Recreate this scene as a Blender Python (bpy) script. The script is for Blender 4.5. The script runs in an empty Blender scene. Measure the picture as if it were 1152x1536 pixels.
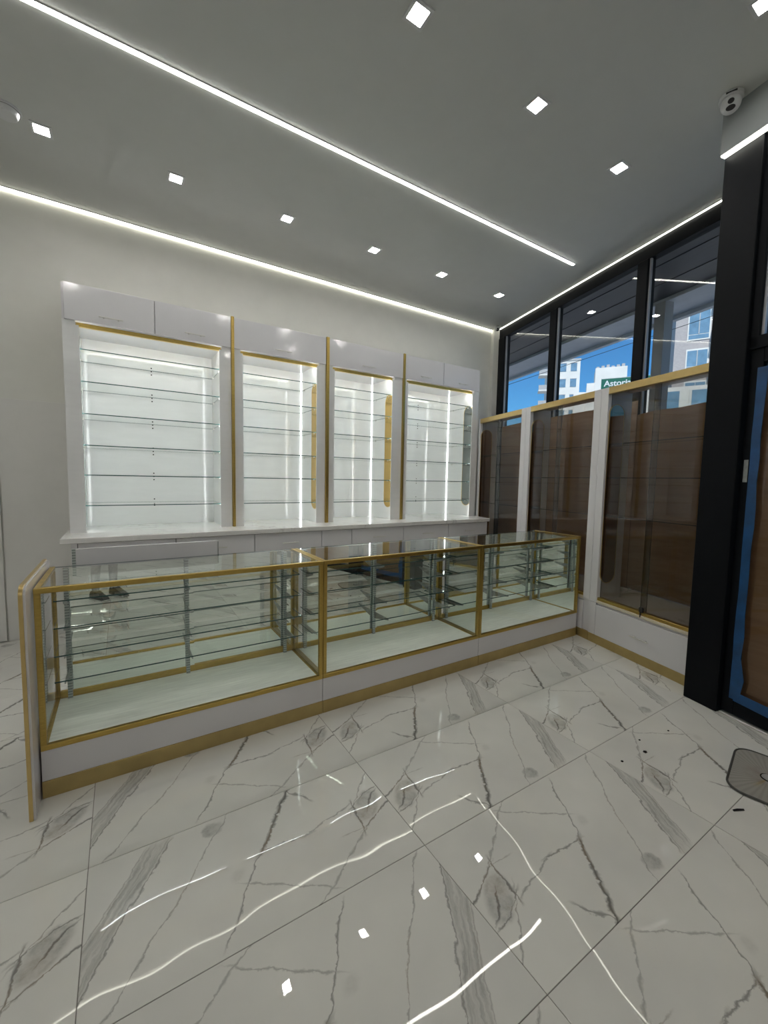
import bpy, bmesh, math, random
from mathutils import Matrix, Vector

# ---------------------------------------------------------------- camera, world, sun, exposure
sc = bpy.context.scene
C = sc.collection
random.seed(7)
cd = bpy.data.cameras.new('camera')
cam = bpy.data.objects.new('camera', cd)
C.objects.link(cam)
RX = Vector((0.84558731, -0.53351201, 0.01862894))
UP = Vector((0.02613562, 0.07622753, 0.99674786))
FW = Vector((0.53319699, 0.84235046, -0.0784007))
M4 = Matrix((RX, UP, -FW)).transposed().to_4x4()
M4.translation = Vector((0, 0, 1.55))
cam.matrix_world = M4
cd.sensor_fit = 'HORIZONTAL'
cd.sensor_width = 36.0
cd.lens = 36.0 * 622.72 / 1152.0
cd.clip_start = 0.01
cd.clip_end = 500
sc.camera = cam

w = bpy.data.worlds.new('world')
sc.world = w
w.use_nodes = True
wn = w.node_tree
wn.nodes.clear()
sky = wn.nodes.new('ShaderNodeTexSky')
sky.sky_type = 'NISHITA'
sky.sun_disc = False
sky.sun_elevation = math.radians(48)
sky.sun_rotation = math.radians(235)
sky.air_density = 1.0
sky.dust_density = 0.3
sky.ozone_density = 2.5
bg = wn.nodes.new('ShaderNodeBackground')
bg.inputs['Strength'].default_value = 0.13
wo = wn.nodes.new('ShaderNodeOutputWorld')
tint = wn.nodes.new('ShaderNodeMix')
tint.data_type = 'RGBA'
tint.blend_type = 'MULTIPLY'
tint.inputs[0].default_value = 1.0
tint.inputs[7].default_value = (0.30, 0.70, 1.0, 1.0)
wn.links.new(sky.outputs[0], tint.inputs[6])
wn.links.new(tint.outputs[2], bg.inputs[0])
wn.links.new(bg.outputs[0], wo.inputs[0])

sd = bpy.data.lights.new('sun', 'SUN')
sd.energy = 4.6
sd.angle = math.radians(0.6)
sd.color = (1.0, 0.96, 0.9)
so = bpy.data.objects.new('sun', sd)
so.rotation_euler = Vector((0.62, 0.42, -0.85)).to_track_quat('-Z', 'Y').to_euler()
so.location = (-20, -20, 40)
C.objects.link(so)

sc.view_settings.view_transform = 'Standard'
sc.view_settings.look = 'None'
sc.view_settings.gamma = 1.0
sc.view_settings.exposure = 0.0
sc.view_settings.use_curve_mapping = False
sc.cycles.max_bounces = 14
sc.cycles.glossy_bounces = 8
sc.cycles.transparent_max_bounces = 64

# radiance of the lamps in the room
LED_LINE = 21.0
LED_COVE = 9.8
LED_DOWN = 148.0
LED_NICHE = 29.0

# ---------------------------------------------------------------- dimensions (metres)
H = 3.997            # ceiling
YB = 4.979           # back wall
YC = 2.4286          # front of the glass showcases
YD = 4.397           # front of the wall display units
A = 0.2427           # the window wall is not square to the back wall
WX, WY = 3.9028, 2.4286
TD = (-math.sin(A), -math.cos(A))      # along the window wall, towards the viewer
ND = (math.cos(A), -math.sin(A))       # out through the window
WROT = math.atan2(TD[1], TD[0])
def wpt(t, o, z=0.0):
    return (WX + t * TD[0] + o * ND[0], WY + t * TD[1] + o * ND[1], z)

# ---------------------------------------------------------------- node helpers
def S(c):
    """sRGB 0-255 -> linear"""
    r = []
    for v in c:
        v /= 255.0
        r.append(v / 12.92 if v <= 0.04045 else ((v + 0.055) / 1.055) ** 2.4)
    return tuple(r) + (1.0,)

class NT:
    def __init__(s, name):
        s.m = bpy.data.materials.new(name)
        s.m.use_nodes = True
        s.t = s.m.node_tree
        s.t.nodes.clear()
        s.out = s.t.nodes.new('ShaderNodeOutputMaterial')
    def n(s, typ, **k):
        x = s.t.nodes.new(typ)
        for a, b in k.items():
            setattr(x, a, b)
        return x
    def l(s, a, b):
        s.t.links.new(a, b)
    def setin(s, sock, v):
        if hasattr(v, 'is_output') or isinstance(v, bpy.types.NodeSocket):
            s.t.links.new(v, sock)
        else:
            sock.default_value = v
    def math(s, op, a, b=None, c=None, clamp=False):
        x = s.n('ShaderNodeMath', operation=op, use_clamp=clamp)
        s.setin(x.inputs[0], a)
        if b is not None: s.setin(x.inputs[1], b)
        if c is not None: s.setin(x.inputs[2], c)
        return x.outputs[0]
    def mapr(s, v, a, b, c, d, smooth=False):
        x = s.n('ShaderNodeMapRange')
        x.clamp = True
        if smooth: x.interpolation_type = 'SMOOTHSTEP'
        s.setin(x.inputs['Value'], v)
        for nm, q in zip(('From Min', 'From Max', 'To Min', 'To Max'), (a, b, c, d)):
            s.setin(x.inputs[nm], q)
        return x.outputs[0]
    def noise(s, vec, scale, detail=3, rough=0.5, dist=0.0):
        x = s.n('ShaderNodeTexNoise')
        if vec is not None: s.l(vec, x.inputs['Vector'])
        x.inputs['Scale'].default_value = scale
        x.inputs['Detail'].default_value = detail
        x.inputs['Roughness'].default_value = rough
        x.inputs['Distortion'].default_value = dist
        return x
    def mix(s, fac, a, b):
        x = s.n('ShaderNodeMix', data_type='RGBA')
        s.setin(x.inputs[0], fac)
        s.setin(x.inputs[6], a)
        s.setin(x.inputs[7], b)
        return x.outputs[2]
    def principled(s, **k):
        x = s.n('ShaderNodeBsdfPrincipled')
        for a, b in k.items():
            s.setin(x.inputs[a.replace('_', ' ')], b)
        s.l(x.outputs[0], s.out.inputs[0])
        return x
    def objco(s):
        return s.n('ShaderNodeTexCoord').outputs['Object']
    def bump(s, h, strength, dist):
        x = s.n('ShaderNodeBump')
        x.inputs['Strength'].default_value = strength
        x.inputs['Distance'].default_value = dist
        s.l(h, x.inputs['Height'])
        return x.outputs[0]

def plain(name, col, rough=0.5, metal=0.0, var=0.04, scale=6.0, bump=0.0, stretch=(1, 1, 1), coat=0.0, spec=0.5):
    m = NT(name)
    co = m.objco()
    mp = m.n('ShaderNodeMapping')
    mp.inputs['Scale'].default_value = stretch
    m.l(co, mp.inputs[0])
    nz = m.noise(mp.outputs[0], scale, 4, 0.55)
    c = m.mix(m.mapr(nz.outputs['Fac'], 0.3, 0.7, 0, 1), tuple(x * (1 - var) for x in col[:3]) + (1,), tuple(min(1, x * (1 + var)) for x in col[:3]) + (1,))
    p = m.principled(Base_Color=c, Roughness=rough, Metallic=metal)
    p.inputs['Specular IOR Level'].default_value = spec
    if coat:
        p.inputs['Coat Weight'].default_value = coat
        p.inputs['Coat Roughness'].default_value = 0.05
    if bump:
        m.l(m.bump(nz.outputs['Fac'], bump, 0.002), p.inputs['Normal'])
    return m.m

def emit(name, col, strength):
    m = NT(name)
    e = m.n('ShaderNodeEmission')
    e.inputs[0].default_value = col
    e.inputs[1].default_value = strength
    m.l(e.outputs[0], m.out.inputs[0])
    return m.m

def glass(name, tint, ior=1.5, rough=0.0):
    m = NT(name)
    tr = m.n('ShaderNodeBsdfTransparent')
    tr.inputs[0].default_value = tint
    gl = m.n('ShaderNodeBsdfGlossy')
    gl.inputs['Roughness'].default_value = rough
    gl.inputs[0].default_value = (1, 1, 1, 1)
    fr = m.n('ShaderNodeFresnel')
    fr.inputs['IOR'].default_value = ior
    mx = m.n('ShaderNodeMixShader')
    # the back face of a pane must not fall into total reflection
    geo = m.n('ShaderNodeNewGeometry')
    f = m.math('MULTIPLY', fr.outputs[0], m.math('SUBTRACT', 1.0, geo.outputs['Backfacing']))
    m.l(f, mx.inputs[0])
    m.l(tr.outputs[0], mx.inputs[1])
    m.l(gl.outputs[0], mx.inputs[2])
    m.l(mx.outputs[0], m.out.inputs[0])
    return m.m

# ---------------------------------------------------------------- materials
M = {}
M['wall'] = plain('wall_paint', (0.70, 0.70, 0.655, 1), 0.45, var=0.02)
M['wallgloss'] = plain('wall_panel_white', (0.72, 0.715, 0.69, 1), 0.22, var=0.02)
M['ceil'] = plain('ceiling_paint', (0.56, 0.575, 0.56, 1), 0.55, var=0.015)
M['white'] = plain('white_lacquer', (0.71, 0.70, 0.72, 1), 0.12, var=0.015, scale=3, spec=0.6)
M['niche'] = plain('white_gloss_panel', (0.80, 0.80, 0.80, 1), 0.08, var=0.02, scale=4, stretch=(1, 1, 6))
M['deck'] = plain('pale_wood_deck', (0.84, 0.86, 0.80, 1), 0.35, var=0.10, scale=5, stretch=(1.2, 14, 1))
M['gold'] = plain('brushed_gold', (0.54, 0.385, 0.115, 1), 0.38, 1.0, var=0.14, scale=30, stretch=(1, 1, 14))
M['goldkick'] = plain('satin_gold', (0.50, 0.385, 0.165, 1), 0.45, 0.7, var=0.10, scale=6)
M['goldpale'] = plain('pale_gold_edge', (0.62, 0.46, 0.2, 1), 0.3, 0.9, var=0.06, scale=10)
M['chrome'] = plain('brushed_nickel', (0.66, 0.65, 0.62, 1), 0.35, 0.7, var=0.05, scale=40)
M['black'] = plain('black_aluminium', (0.0035, 0.0045, 0.0065, 1), 0.5, 0.0, var=0.1, scale=20, spec=0.12)
M['gasket'] = plain('grey_gasket', (0.42, 0.43, 0.47, 1), 0.4, 0.3, var=0.05)
M['dark'] = plain('dark_plastic', (0.015, 0.015, 0.017, 1), 0.25, var=0.1)
M['plastic'] = plain('white_plastic', (0.62, 0.63, 0.64, 1), 0.3, var=0.02)
M['grey'] = plain('grey_plastic', (0.30, 0.30, 0.30, 1), 0.4, var=0.05)
M['grout'] = plain('grout', (0.22, 0.21, 0.19, 1), 0.9, var=0.1)
M['glass'] = glass('clear_glass', (0.984, 0.994, 0.988, 1))
M['shelf'] = glass('shelf_glass', (0.975, 0.99, 0.983, 1))
M['winglass'] = glass('window_glass', (0.93, 0.95, 0.95, 1))
M['doorglass'] = glass('tinted_door_glass', (0.84, 0.81, 0.77, 1))
M['smoke'] = glass('smoked_glass', (0.74, 0.72, 0.69, 1))
M['goldmirror'] = plain('gold_mirror', (0.62, 0.43, 0.15, 1), 0.12, 1.0, var=0.02)
M['greymirror'] = plain('grey_mirror', (0.30, 0.32, 0.31, 1), 0.06, 1.0, var=0.02)
M['bronzemirror'] = plain('bronze_mirror', (0.34, 0.27, 0.21, 1), 0.06, 1.0, var=0.02)
M['bulk'] = plain('shaded_bulkhead_paint', (0.28, 0.30, 0.30, 1), 0.6, var=0.015)  # colour darkened so the lit face keeps the ceiling's shaded tone
M['cream'] = plain('cream_edge', (0.66, 0.60, 0.46, 1), 0.4, var=0.04)
M['edge'] = plain('glass_edge_green', (0.035, 0.09, 0.085, 1), 0.15, var=0.1)
M['edgedark'] = plain('glass_edge_smoke', (0.05, 0.055, 0.05, 1), 0.2, var=0.1)
M['mirror'] = plain('silver_mirror', (0.90, 0.95, 0.92, 1), 0.0, 1.0, var=0.005)
M['led'] = emit('led_strip', (1.0, 0.985, 0.90, 1), LED_LINE)
M['cove'] = emit('led_cove', (1.0, 0.98, 0.84, 1), LED_COVE)
M['down'] = emit('led_panel', (1.0, 0.975, 0.94, 1), LED_DOWN)
M['nled'] = emit('led_niche', (0.97, 1.0, 0.99, 1), LED_NICHE)
M['nledv'] = emit('led_niche_corner', (0.97, 1.0, 0.99, 1), LED_NICHE * 0.25)
M['tapeblue'] = plain('blue_masking_tape', (0.004, 0.058, 0.18, 1), 0.35, var=0.25, scale=12, bump=0.6)
M['tapewhite'] = plain('white_tape', (0.55, 0.5, 0.42, 1), 0.5, var=0.1, scale=30)
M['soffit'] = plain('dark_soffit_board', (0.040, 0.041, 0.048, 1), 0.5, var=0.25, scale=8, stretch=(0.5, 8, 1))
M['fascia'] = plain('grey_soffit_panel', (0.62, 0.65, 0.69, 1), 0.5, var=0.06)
M['bwhite'] = plain('white_render', (0.78, 0.77, 0.74, 1), 0.8, var=0.06, scale=0.6)
M['bgrey'] = plain('grey_concrete', (0.45, 0.45, 0.46, 1), 0.8, var=0.08, scale=0.6)
M['bglass'] = plain('far_window_glass', (0.22, 0.36, 0.46, 1), 0.08, 0.3, var=0.2, scale=1.5)
M['asphalt'] = plain('street_paled_for_bounce', (0.36, 0.36, 0.36, 1), 0.9, var=0.2, scale=3)  # ground colour raised so it bounces sunlight up to canopy and ceiling
M['signgreen'] = plain('sign_green', (0.0, 0.12, 0.075, 1), 0.4, var=0.05)
M['signwhite'] = plain('sign_white', (0.8, 0.8, 0.8, 1), 0.4, var=0.02)
M['steel'] = plain('galvanised_steel', (0.34, 0.36, 0.36, 1), 0.42, 1.0, var=0.2, scale=25)
M['cloth'] = plain('dark_jacket_cloth', (0.02, 0.021, 0.024, 1), 0.85, var=0.2, scale=30, bump=0.3)
M['denim'] = plain('light_trouser_cloth', (0.46, 0.45, 0.42, 1), 0.85, var=0.2, scale=40, bump=0.3)
M['skin'] = plain('skin', (0.52, 0.33, 0.24, 1), 0.5, var=0.05, scale=15)
M['hair'] = plain('dark_hair', (0.012, 0.010, 0.009, 1), 0.45, var=0.3, scale=60, stretch=(1, 1, 0.2))
M['shoe'] = plain('black_shoe', (0.012, 0.012, 0.012, 1), 0.4, var=0.2, scale=30)
M['sole'] = plain('white_shoe_sole', (0.5, 0.5, 0.48, 1), 0.6, var=0.05)

def slot_metal():
    m = NT('slotted_steel')
    co = m.objco()
    sx = m.n('ShaderNodeSeparateXYZ')
    m.l(co, sx.inputs[0])
    z = m.math('FRACT', m.math('MULTIPLY', sx.outputs[2], 62.0))
    hole = m.math('MULTIPLY', m.math('GREATER_THAN', z, 0.6), 0.6)
    c = m.mix(hole, (0.50, 0.55, 0.55, 1), (0.10, 0.12, 0.12, 1))
    m.principled(Base_Color=c, Roughness=0.4, Metallic=0.8)
    return m.m
M['slot'] = slot_metal()

def paper_mat():
    m = NT('brown_kraft_paper')
    co = m.objco()
    mp = m.n('ShaderNodeMapping')
    mp.inputs['Scale'].default_value = (0.6, 1, 9)
    m.l(co, mp.inputs[0])
    nz = m.noise(mp.outputs[0], 2.2, 4, 0.6)
    c = m.mix(m.mapr(nz.outputs['Fac'], 0.3, 0.7, 0, 1), (0.42, 0.27, 0.17, 1), (0.52, 0.35, 0.225, 1))
    d = m.n('ShaderNodeBsdfDiffuse')
    t = m.n('ShaderNodeBsdfTranslucent')
    m.l(c, d.inputs[0])
    m.l(c, t.inputs[0])
    mx = m.n('ShaderNodeMixShader')
    mx.inputs[0].default_value = 0.4
    m.l(d.outputs[0], mx.inputs[1])
    m.l(t.outputs[0], mx.inputs[2])
    m.l(m.bump(nz.outputs['Fac'], 0.5, 0.004), d.inputs['Normal'])
    m.l(mx.outputs[0], m.out.inputs[0])
    return m.m
M['paper'] = paper_mat()

def brick_mat():
    m = NT('grey_brick')
    co = m.objco()
    mp = m.n('ShaderNodeMapping')
    mp.inputs['Rotation'].default_value = (math.pi / 2, 0, 0)
    m.l(co, mp.inputs[0])
    b = m.n('ShaderNodeTexBrick')
    m.l(mp.outputs[0], b.inputs[0])
    b.inputs['Color1'].default_value = (0.38, 0.345, 0.35, 1)
    b.inputs['Color2'].default_value = (0.46, 0.42, 0.42, 1)
    b.inputs['Mortar'].default_value = (0.48, 0.46, 0.45, 1)
    b.inputs['Scale'].default_value = 5.0
    m.principled(Base_Color=b.outputs[0], Roughness=0.85)
    return m.m
M['brick'] = brick_mat()

def counter_marble():
    m = NT('counter_marble')
    co = m.objco()
    nz = m.noise(co, 2.0, 4, 0.6)
    v = m.math('ABSOLUTE', m.math('SUBTRACT', m.noise(co, 3.0, 5, 0.6, 1.2).outputs['Fac'], 0.5))
    vein = m.mapr(v, 0.0, 0.035, 0.55, 0.0, True)
    vein = m.math('MULTIPLY', vein, m.mapr(nz.outputs['Fac'], 0.45, 0.65, 0, 1))
    c = m.mix(vein, (0.78, 0.77, 0.75, 1), (0.32, 0.31, 0.29, 1))
    m.principled(Base_Color=c, Roughness=0.10)
    return m.m
M['counter'] = counter_marble()

# every floor tile carries the same marble print (u 0..1.2, v 0..0.6 on the tile)
def tile_mat():
    m = NT('polished_marble_tile')
    co = m.objco()
    w1 = m.noise(co, 5.0, 4, 0.6)
    w2 = m.noise(co, 26.0, 4, 0.65)
    s1 = m.n('ShaderNodeSeparateXYZ'); m.l(w1.outputs['Color'], s1.inputs[0])
    s2 = m.n('ShaderNodeSeparateXYZ'); m.l(w2.outputs['Color'], s2.inputs[0])
    s0 = m.n('ShaderNodeSeparateXYZ'); m.l(co, s0.inputs[0])
    def warp(base, a, b, off):
        x = m.math('ADD', base, off)
        x = m.math('MULTIPLY_ADD', m.math('SUBTRACT', a, 0.5), 0.07, x)
        return m.math('MULTIPLY_ADD', m.math('SUBTRACT', b, 0.5), 0.022, x)
    u = warp(s0.outputs[0], s1.outputs[0], s2.outputs[0], 0.6)
    v = warp(s0.outputs[1], s1.outputs[1], s2.outputs[1], 0.3)
    wid = m.mapr(w2.outputs['Fac'], 0.35, 0.65, 0.3, 1.7)
    acc = None
    def add(x):
        nonlocal acc
        acc = x if acc is None else m.math('MAXIMUM', acc, x)
    def rng(t, a, b, f=0.04):
        return m.math('MULTIPLY', m.mapr(t, a - f, a, 0, 1), m.mapr(t, b, b + f, 1, 0))
    def vein(a, b, lo, hi, wd, st, hor=False, ragged=True):
        p, q = (v, u) if hor else (u, v)
        d = m.math('ABSOLUTE', m.math('SUBTRACT', p, m.math('MULTIPLY_ADD', q, b, a)))
        d = m.math('DIVIDE', d, math.sqrt(1 + b * b))
        if ragged: d = m.math('DIVIDE', d, wid)
        k = m.mapr(d, wd * 0.15, wd, st, 0.0)
        add(m.math('MULTIPLY', k, rng(q, lo, hi)))
    def line(u0, v0, u1, v1, wd, st, ragged=True):
        if abs(v1 - v0) > abs(u1 - u0) * 0.5:
            b = (u1 - u0) / (v1 - v0)
            vein(u0 - b * v0, b, min(v0, v1), max(v0, v1), wd, st, False, ragged)
        else:
            b = (v1 - v0) / (u1 - u0)
            vein(v0 - b * u0, b, min(u0, u1), max(u0, u1), wd, st, True, ragged)
    # ragged crack with a thin tail
    line(0.35, -0.05, 0.60, 0.27, 0.0125, 1.0)
    line(0.60, 0.27, 0.78, 0.55, 0.0055, 0.75)
    line(0.40, 0.01, 0.33, 0.10, 0.010, 0.7)
    # thin straight vein
    line(0.66, -0.02, 1.13, 0.58, 0.0042, 0.55)
    # wavy vein top left and its branches
    line(0.17, 0.395, 0.47, 0.605, 0.007, 0.5)
    line(0.42, 0.55, 0.66, 0.40, 0.006, 0.5)
    line(0.17, 0.385, 0.26, 0.385, 0.004, 0.45)
    # knot outline and tails
    line(0.17, 0.39, 0.0, 0.32, 0.0065, 0.85)
    line(0.185, 0.40, 0.165, 0.25, 0.0065, 0.9)
    line(0.165, 0.26, -0.01, 0.09, 0.0045, 0.6)
    line(0.11, 0.30, 0.04, 0.24, 0.009, 0.95)
    line(0.165, 0.255, 0.03, 0.205, 0.0055, 0.8)
    line(0.19, 0.245, 0.40, 0.295, 0.0055, 0.6)
    line(0.40, 0.295, 0.60, 0.28, 0.0065, 0.75)
    # grey band edges
    line(0.93, 0.04, 1.22, 0.53, 0.0055, 0.7)
    line(1.02, 0.04, 1.22, 0.36, 0.005, 0.45)
    def blob(cu, cv, ru, rv, rot, st, soft=0.35):
        du = m.math('SUBTRACT', u, cu); dv = m.math('SUBTRACT', v, cv)
        cr, sr = math.cos(rot), math.sin(rot)
        a = m.math('DIVIDE', m.math('MULTIPLY_ADD', du, cr, m.math('MULTIPLY', dv, sr)), ru)
        b = m.math('DIVIDE', m.math('MULTIPLY_ADD', dv, cr, m.math('MULTIPLY', du, -sr)), rv)
        r = m.math('SQRT', m.math('ADD', m.math('MULTIPLY', a, a), m.math('MULTIPLY', b, b)))
        k = m.mapr(r, 1 - soft, 1, st, 0, True)
        return m.math('MULTIPLY', k, m.mapr(w2.outputs['Fac'], 0.3, 0.6, 1.0, 0.45))
    add(blob(0.10, 0.285, 0.115, 0.065, 0.75, 0.58))
    add(blob(0.755, 0.055, 0.05, 0.045, 0.3, 0.6))
    add(blob(0.70, 0.33, 0.05, 0.035, 0.6, 0.22, 0.8))
    # streaky fill of the band
    lo = m.math('SUBTRACT', u, m.math('MULTIPLY_ADD', v, 0.592, 0.906))
    hi = m.math('SUBTRACT', u, m.math('MULTIPLY_ADD', v, 0.625, 0.995))
    inside = m.math('MULTIPLY', m.mapr(lo, 0, 0.012, 0, 1), m.mapr(hi, -0.012, 0, 1, 0))
    inside = m.math('MULTIPLY', inside, rng(v, 0.03, 0.5, 0.05))
    al = m.math('MULTIPLY_ADD', u, 0.515, m.math('MULTIPLY', v, 0.857))
    ac = m.math('MULTIPLY_ADD', v, 0.515, m.math('MULTIPLY', u, -0.857))
    cxy = m.n('ShaderNodeCombineXYZ')
    m.l(m.math('MULTIPLY', al, 5.0), cxy.inputs[0])
    m.l(m.math('MULTIPLY', ac, 55.0), cxy.inputs[1])
    st = m.noise(cxy.outputs[0], 1.0, 4, 0.65)
    add(m.math('MULTIPLY', inside, m.mapr(st.outputs['Fac'], 0.35, 0.68, 0.10, 0.62)))
    # soft clouds
    cl = m.noise(co, 2.4, 3, 0.5)
    base = m.mix(m.mapr(cl.outputs['Fac'], 0.35, 0.7, 0, 1), (0.67, 0.662, 0.62, 1), (0.60, 0.595, 0.565, 1))
    warm = m.mix(m.mapr(w1.outputs['Fac'], 0.52, 0.62, 0, 1), (0.11, 0.105, 0.10, 1), (0.17, 0.125, 0.08, 1))
    c = m.mix(m.math('MULTIPLY', acc, 0.88), base, warm)
    p = m.principled(Base_Color=c, Roughness=0.012)
    # polished tiles are never quite flat: each one has its own slow undulation
    geo = m.n('ShaderNodeNewGeometry')
    oi = m.n('ShaderNodeObjectInfo')
    off = m.n('ShaderNodeVectorMath', operation='ADD')
    m.l(geo.outputs['Position'], off.inputs[0])
    cx = m.n('ShaderNodeCombineXYZ')
    m.l(m.math('MULTIPLY', oi.outputs['Random'], 37.0), cx.inputs[2])
    m.l(cx.outputs[0], off.inputs[1])
    un = m.noise(off.outputs[0], 2.4, 1, 0.4)
    m.l(m.bump(un.outputs['Fac'], 1.0, 0.0042), p.inputs['Normal'])
    return m.m
M['tile'] = tile_mat()

# ---------------------------------------------------------------- mesh helpers
class MB:
    def __init__(s):
        s.v = []; s.f = []; s.mi = []
    def face(s, ids, mi=0):
        s.f.append(ids); s.mi.append(mi)
    def box(s, x0, x1, y0, y1, z0, z1, mi=0, edge=None):
        """edge=(axis, slot): the four narrow sides of a pane get their own slot"""
        if x0 > x1: x0, x1 = x1, x0
        if y0 > y1: y0, y1 = y1, y0
        if z0 > z1: z0, z1 = z1, z0
        b = len(s.v)
        s.v += [(x, y, z) for z in (z0, z1) for y in (y0, y1) for x in (x0, x1)]
        fs = [((0, 2, 3, 1), 2), ((4, 5, 7, 6), 2), ((0, 1, 5, 4), 1), ((2, 6, 7, 3), 1), ((0, 4, 6, 2), 0), ((1, 3, 7, 5), 0)]
        for f, ax in fs:
            s.face([b + i for i in f], mi if edge is None or ax == edge[0] else edge[1])
        return s
    def prism(s, pts, axis, a, b, mi=0):
        """extrude polygon pts (2-D) along axis from a to b"""
        def put(p, q):
            if axis == 0: return (q, p[0], p[1])
            if axis == 1: return (p[0], q, p[1])
            return (p[0], p[1], q)
        n = len(pts); o = len(s.v)
        s.v += [put(p, a) for p in pts] + [put(p, b) for p in pts]
        s.face(list(range(o, o + n)), mi)
        s.face(list(range(o + 2 * n - 1, o + n - 1, -1)), mi)
        for i in range(n):
            j = (i + 1) % n
            s.face([o + i, o + n + i, o + n + j, o + j], mi)
        return s
    def cyl(s, c, r, z0, z1, n=24, r1=None, mi=0):
        r1 = r if r1 is None else r1
        o = len(s.v)
        for z, q in ((z0, r), (z1, r1)):
            s.v += [(c[0] + q * math.cos(2 * math.pi * i / n), c[1] + q * math.sin(2 * math.pi * i / n), z) for i in range(n)]
        s.face(list(range(o + n - 1, o - 1, -1)), mi)
        s.face(list(range(o + n, o + 2 * n)), mi)
        for i in range(n):
            j = (i + 1) % n
            s.face([o + i, o + j, o + n + j, o + n + i], mi)
        return s
    def tube(s, pts, r, n=8, mi=0, closed=False):
        P = [Vector(p) for p in pts]
        k = len(P); o = len(s.v)
        for i, p in enumerate(P):
            a = P[(i - 1) % k] if (closed or i > 0) else P[i]
            b = P[(i + 1) % k] if (closed or i < k - 1) else P[i]
            d = (b - a).normalized()
            q = d.cross(Vector((0, 0, 1)))
            if q.length < 1e-4: q = Vector((1, 0, 0))
            q.normalize(); e = q.cross(d)
            for j in range(n):
                t = 2 * math.pi * j / n
                s.v.append(tuple(p + r * (math.cos(t) * q + math.sin(t) * e)))
        for i in range(k if closed else k - 1):
            i2 = (i + 1) % k
            for j in range(n):
                j2 = (j + 1) % n
                s.face([o + i * n + j, o + i * n + j2, o + i2 * n + j2, o + i2 * n + j], mi)
        if not closed:
            s.face([o + j for j in range(n)], mi)
            s.face([o + (k - 1) * n + j for j in range(n - 1, -1, -1)], mi)
        return s
    def clear_back(s, axis_y):
        # the rear edge of a shelf lies against the wall: plain glass, no dark rim
        for k, f in enumerate(s.f):
            if all(abs(s.v[i][1] - axis_y) < 1e-6 for i in f): s.mi[k] = 0
        return s
    def build(s, name, mats, parent=None, bevel=0.0, smooth=False, segs=1):
        me = bpy.data.meshes.new(name)
        me.from_pydata(s.v, [], s.f)
        mats = mats if isinstance(mats, (list, tuple)) else [mats]
        for x in mats: me.materials.append(M[x] if isinstance(x, str) else x)
        for p, i in zip(me.polygons, s.mi): p.material_index = i
        bm = bmesh.new(); bm.from_mesh(me)
        bmesh.ops.recalc_face_normals(bm, faces=bm.faces)
        if bevel:
            es = [e for e in bm.edges if len(e.link_faces) == 2 and e.calc_face_angle(0) > 0.6]
            bmesh.ops.bevel(bm, geom=es, offset=bevel, segments=segs, affect='EDGES', profile=0.5, clamp_overlap=True)
        bm.to_mesh(me); bm.free()
        if smooth:
            for p in me.polygons: p.use_smooth = True
        o = bpy.data.objects.new(name, me)
        C.objects.link(o)
        if parent: o.parent = parent
        return o

def box(name, mat, parent, x0, x1, y0, y1, z0, z1, bevel=0.0, edge=None):
    return MB().box(x0, x1, y0, y1, z0, z1, 0, edge).build(name, mat, parent, bevel)

def thing(name, label, cat, loc=(0, 0, 0), rotz=0.0, group=None):
    o = bpy.data.objects.new(name, None)
    o.empty_display_size = 0.1
    C.objects.link(o)
    o.location = loc; o.rotation_euler = (0, 0, rotz)
    o['label'] = label; o['category'] = cat
    if group: o['group'] = group
    return o

def tag(o, label, cat, group=None):
    o['label'] = label; o['category'] = cat
    if group: o['group'] = group
    return o

def structure(o, label, cat):
    o['kind'] = 'structure'; o['label'] = label; o['category'] = cat
    return o

def place_w(o):
    """local x runs along the window wall towards the viewer, local y out through the glass"""
    o.location = (WX, WY, 0); o.rotation_euler = (0, 0, WROT)
    return o

def stadium(cy, z0, z1, r, n=12):
    pts = []
    for i in range(n + 1):
        t = math.pi * i / n
        pts.append((cy + r * math.cos(t), z1 - r + r * math.sin(t)))
    for i in range(n + 1):
        t = math.pi + math.pi * i / n
        pts.append((cy + r * math.cos(t), z0 + r + r * math.sin(t)))
    return pts

def inset(parent, x, side, cy, z0, z1, r, mat):
    """stadium shaped mirror plate with a thin gold rim on an upright panel whose face is at x"""
    mb = MB().prism(stadium(cy, z0, z1, r), 0, x, x + side * 0.004)
    o = mb.build('mirror_inset', mat, parent)
    pts = [(x + side * 0.003, p[0], p[1]) for p in stadium(cy, z0, z1, r + 0.003)]
    MB().tube(pts, 0.0045, 6, closed=True).build('rim', 'goldpale', o)
    return o

def bar_handle(parent, x0, x1, y, z, out=(0, -1)):
    """straight pull with two feet, standing off the face at y"""
    s = out[1]
    mb = MB()
    mb.box(x0, x1, y + s * 0.024, y + s * 0.034, z - 0.005, z + 0.005)
    for x in (x0 + (x1 - x0) * 0.2, x1 - (x1 - x0) * 0.2):
        mb.box(x - 0.005, x + 0.005, y, y + s * 0.025, z - 0.004, z + 0.004)
    return mb.build('handle', 'chrome', parent, 0.0015)

# ================================================================ THE SETTING
def wall_x(y):      # x of the window plane (off 0.73) at a given y
    t = (WY - y + 0) / -TD[1] if False else None
    # point with off = 0.73: find t so that wpt(t,0.73).y = y
    tt = (y - WY - 0.73 * ND[1]) / TD[1]
    return wpt(tt, 0.73)[0]

YF = -14.0
XL = -6.5
ceiling = MB().prism([(XL, YF), (wall_x(YF) + 0.05, YF), (wall_x(YB) + 0.05, YB), (XL, YB)], 2, H, H + 0.18).build('ceiling', 'ceil')
structure(ceiling, 'smooth white ceiling with recessed light lines', 'ceiling')

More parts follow.
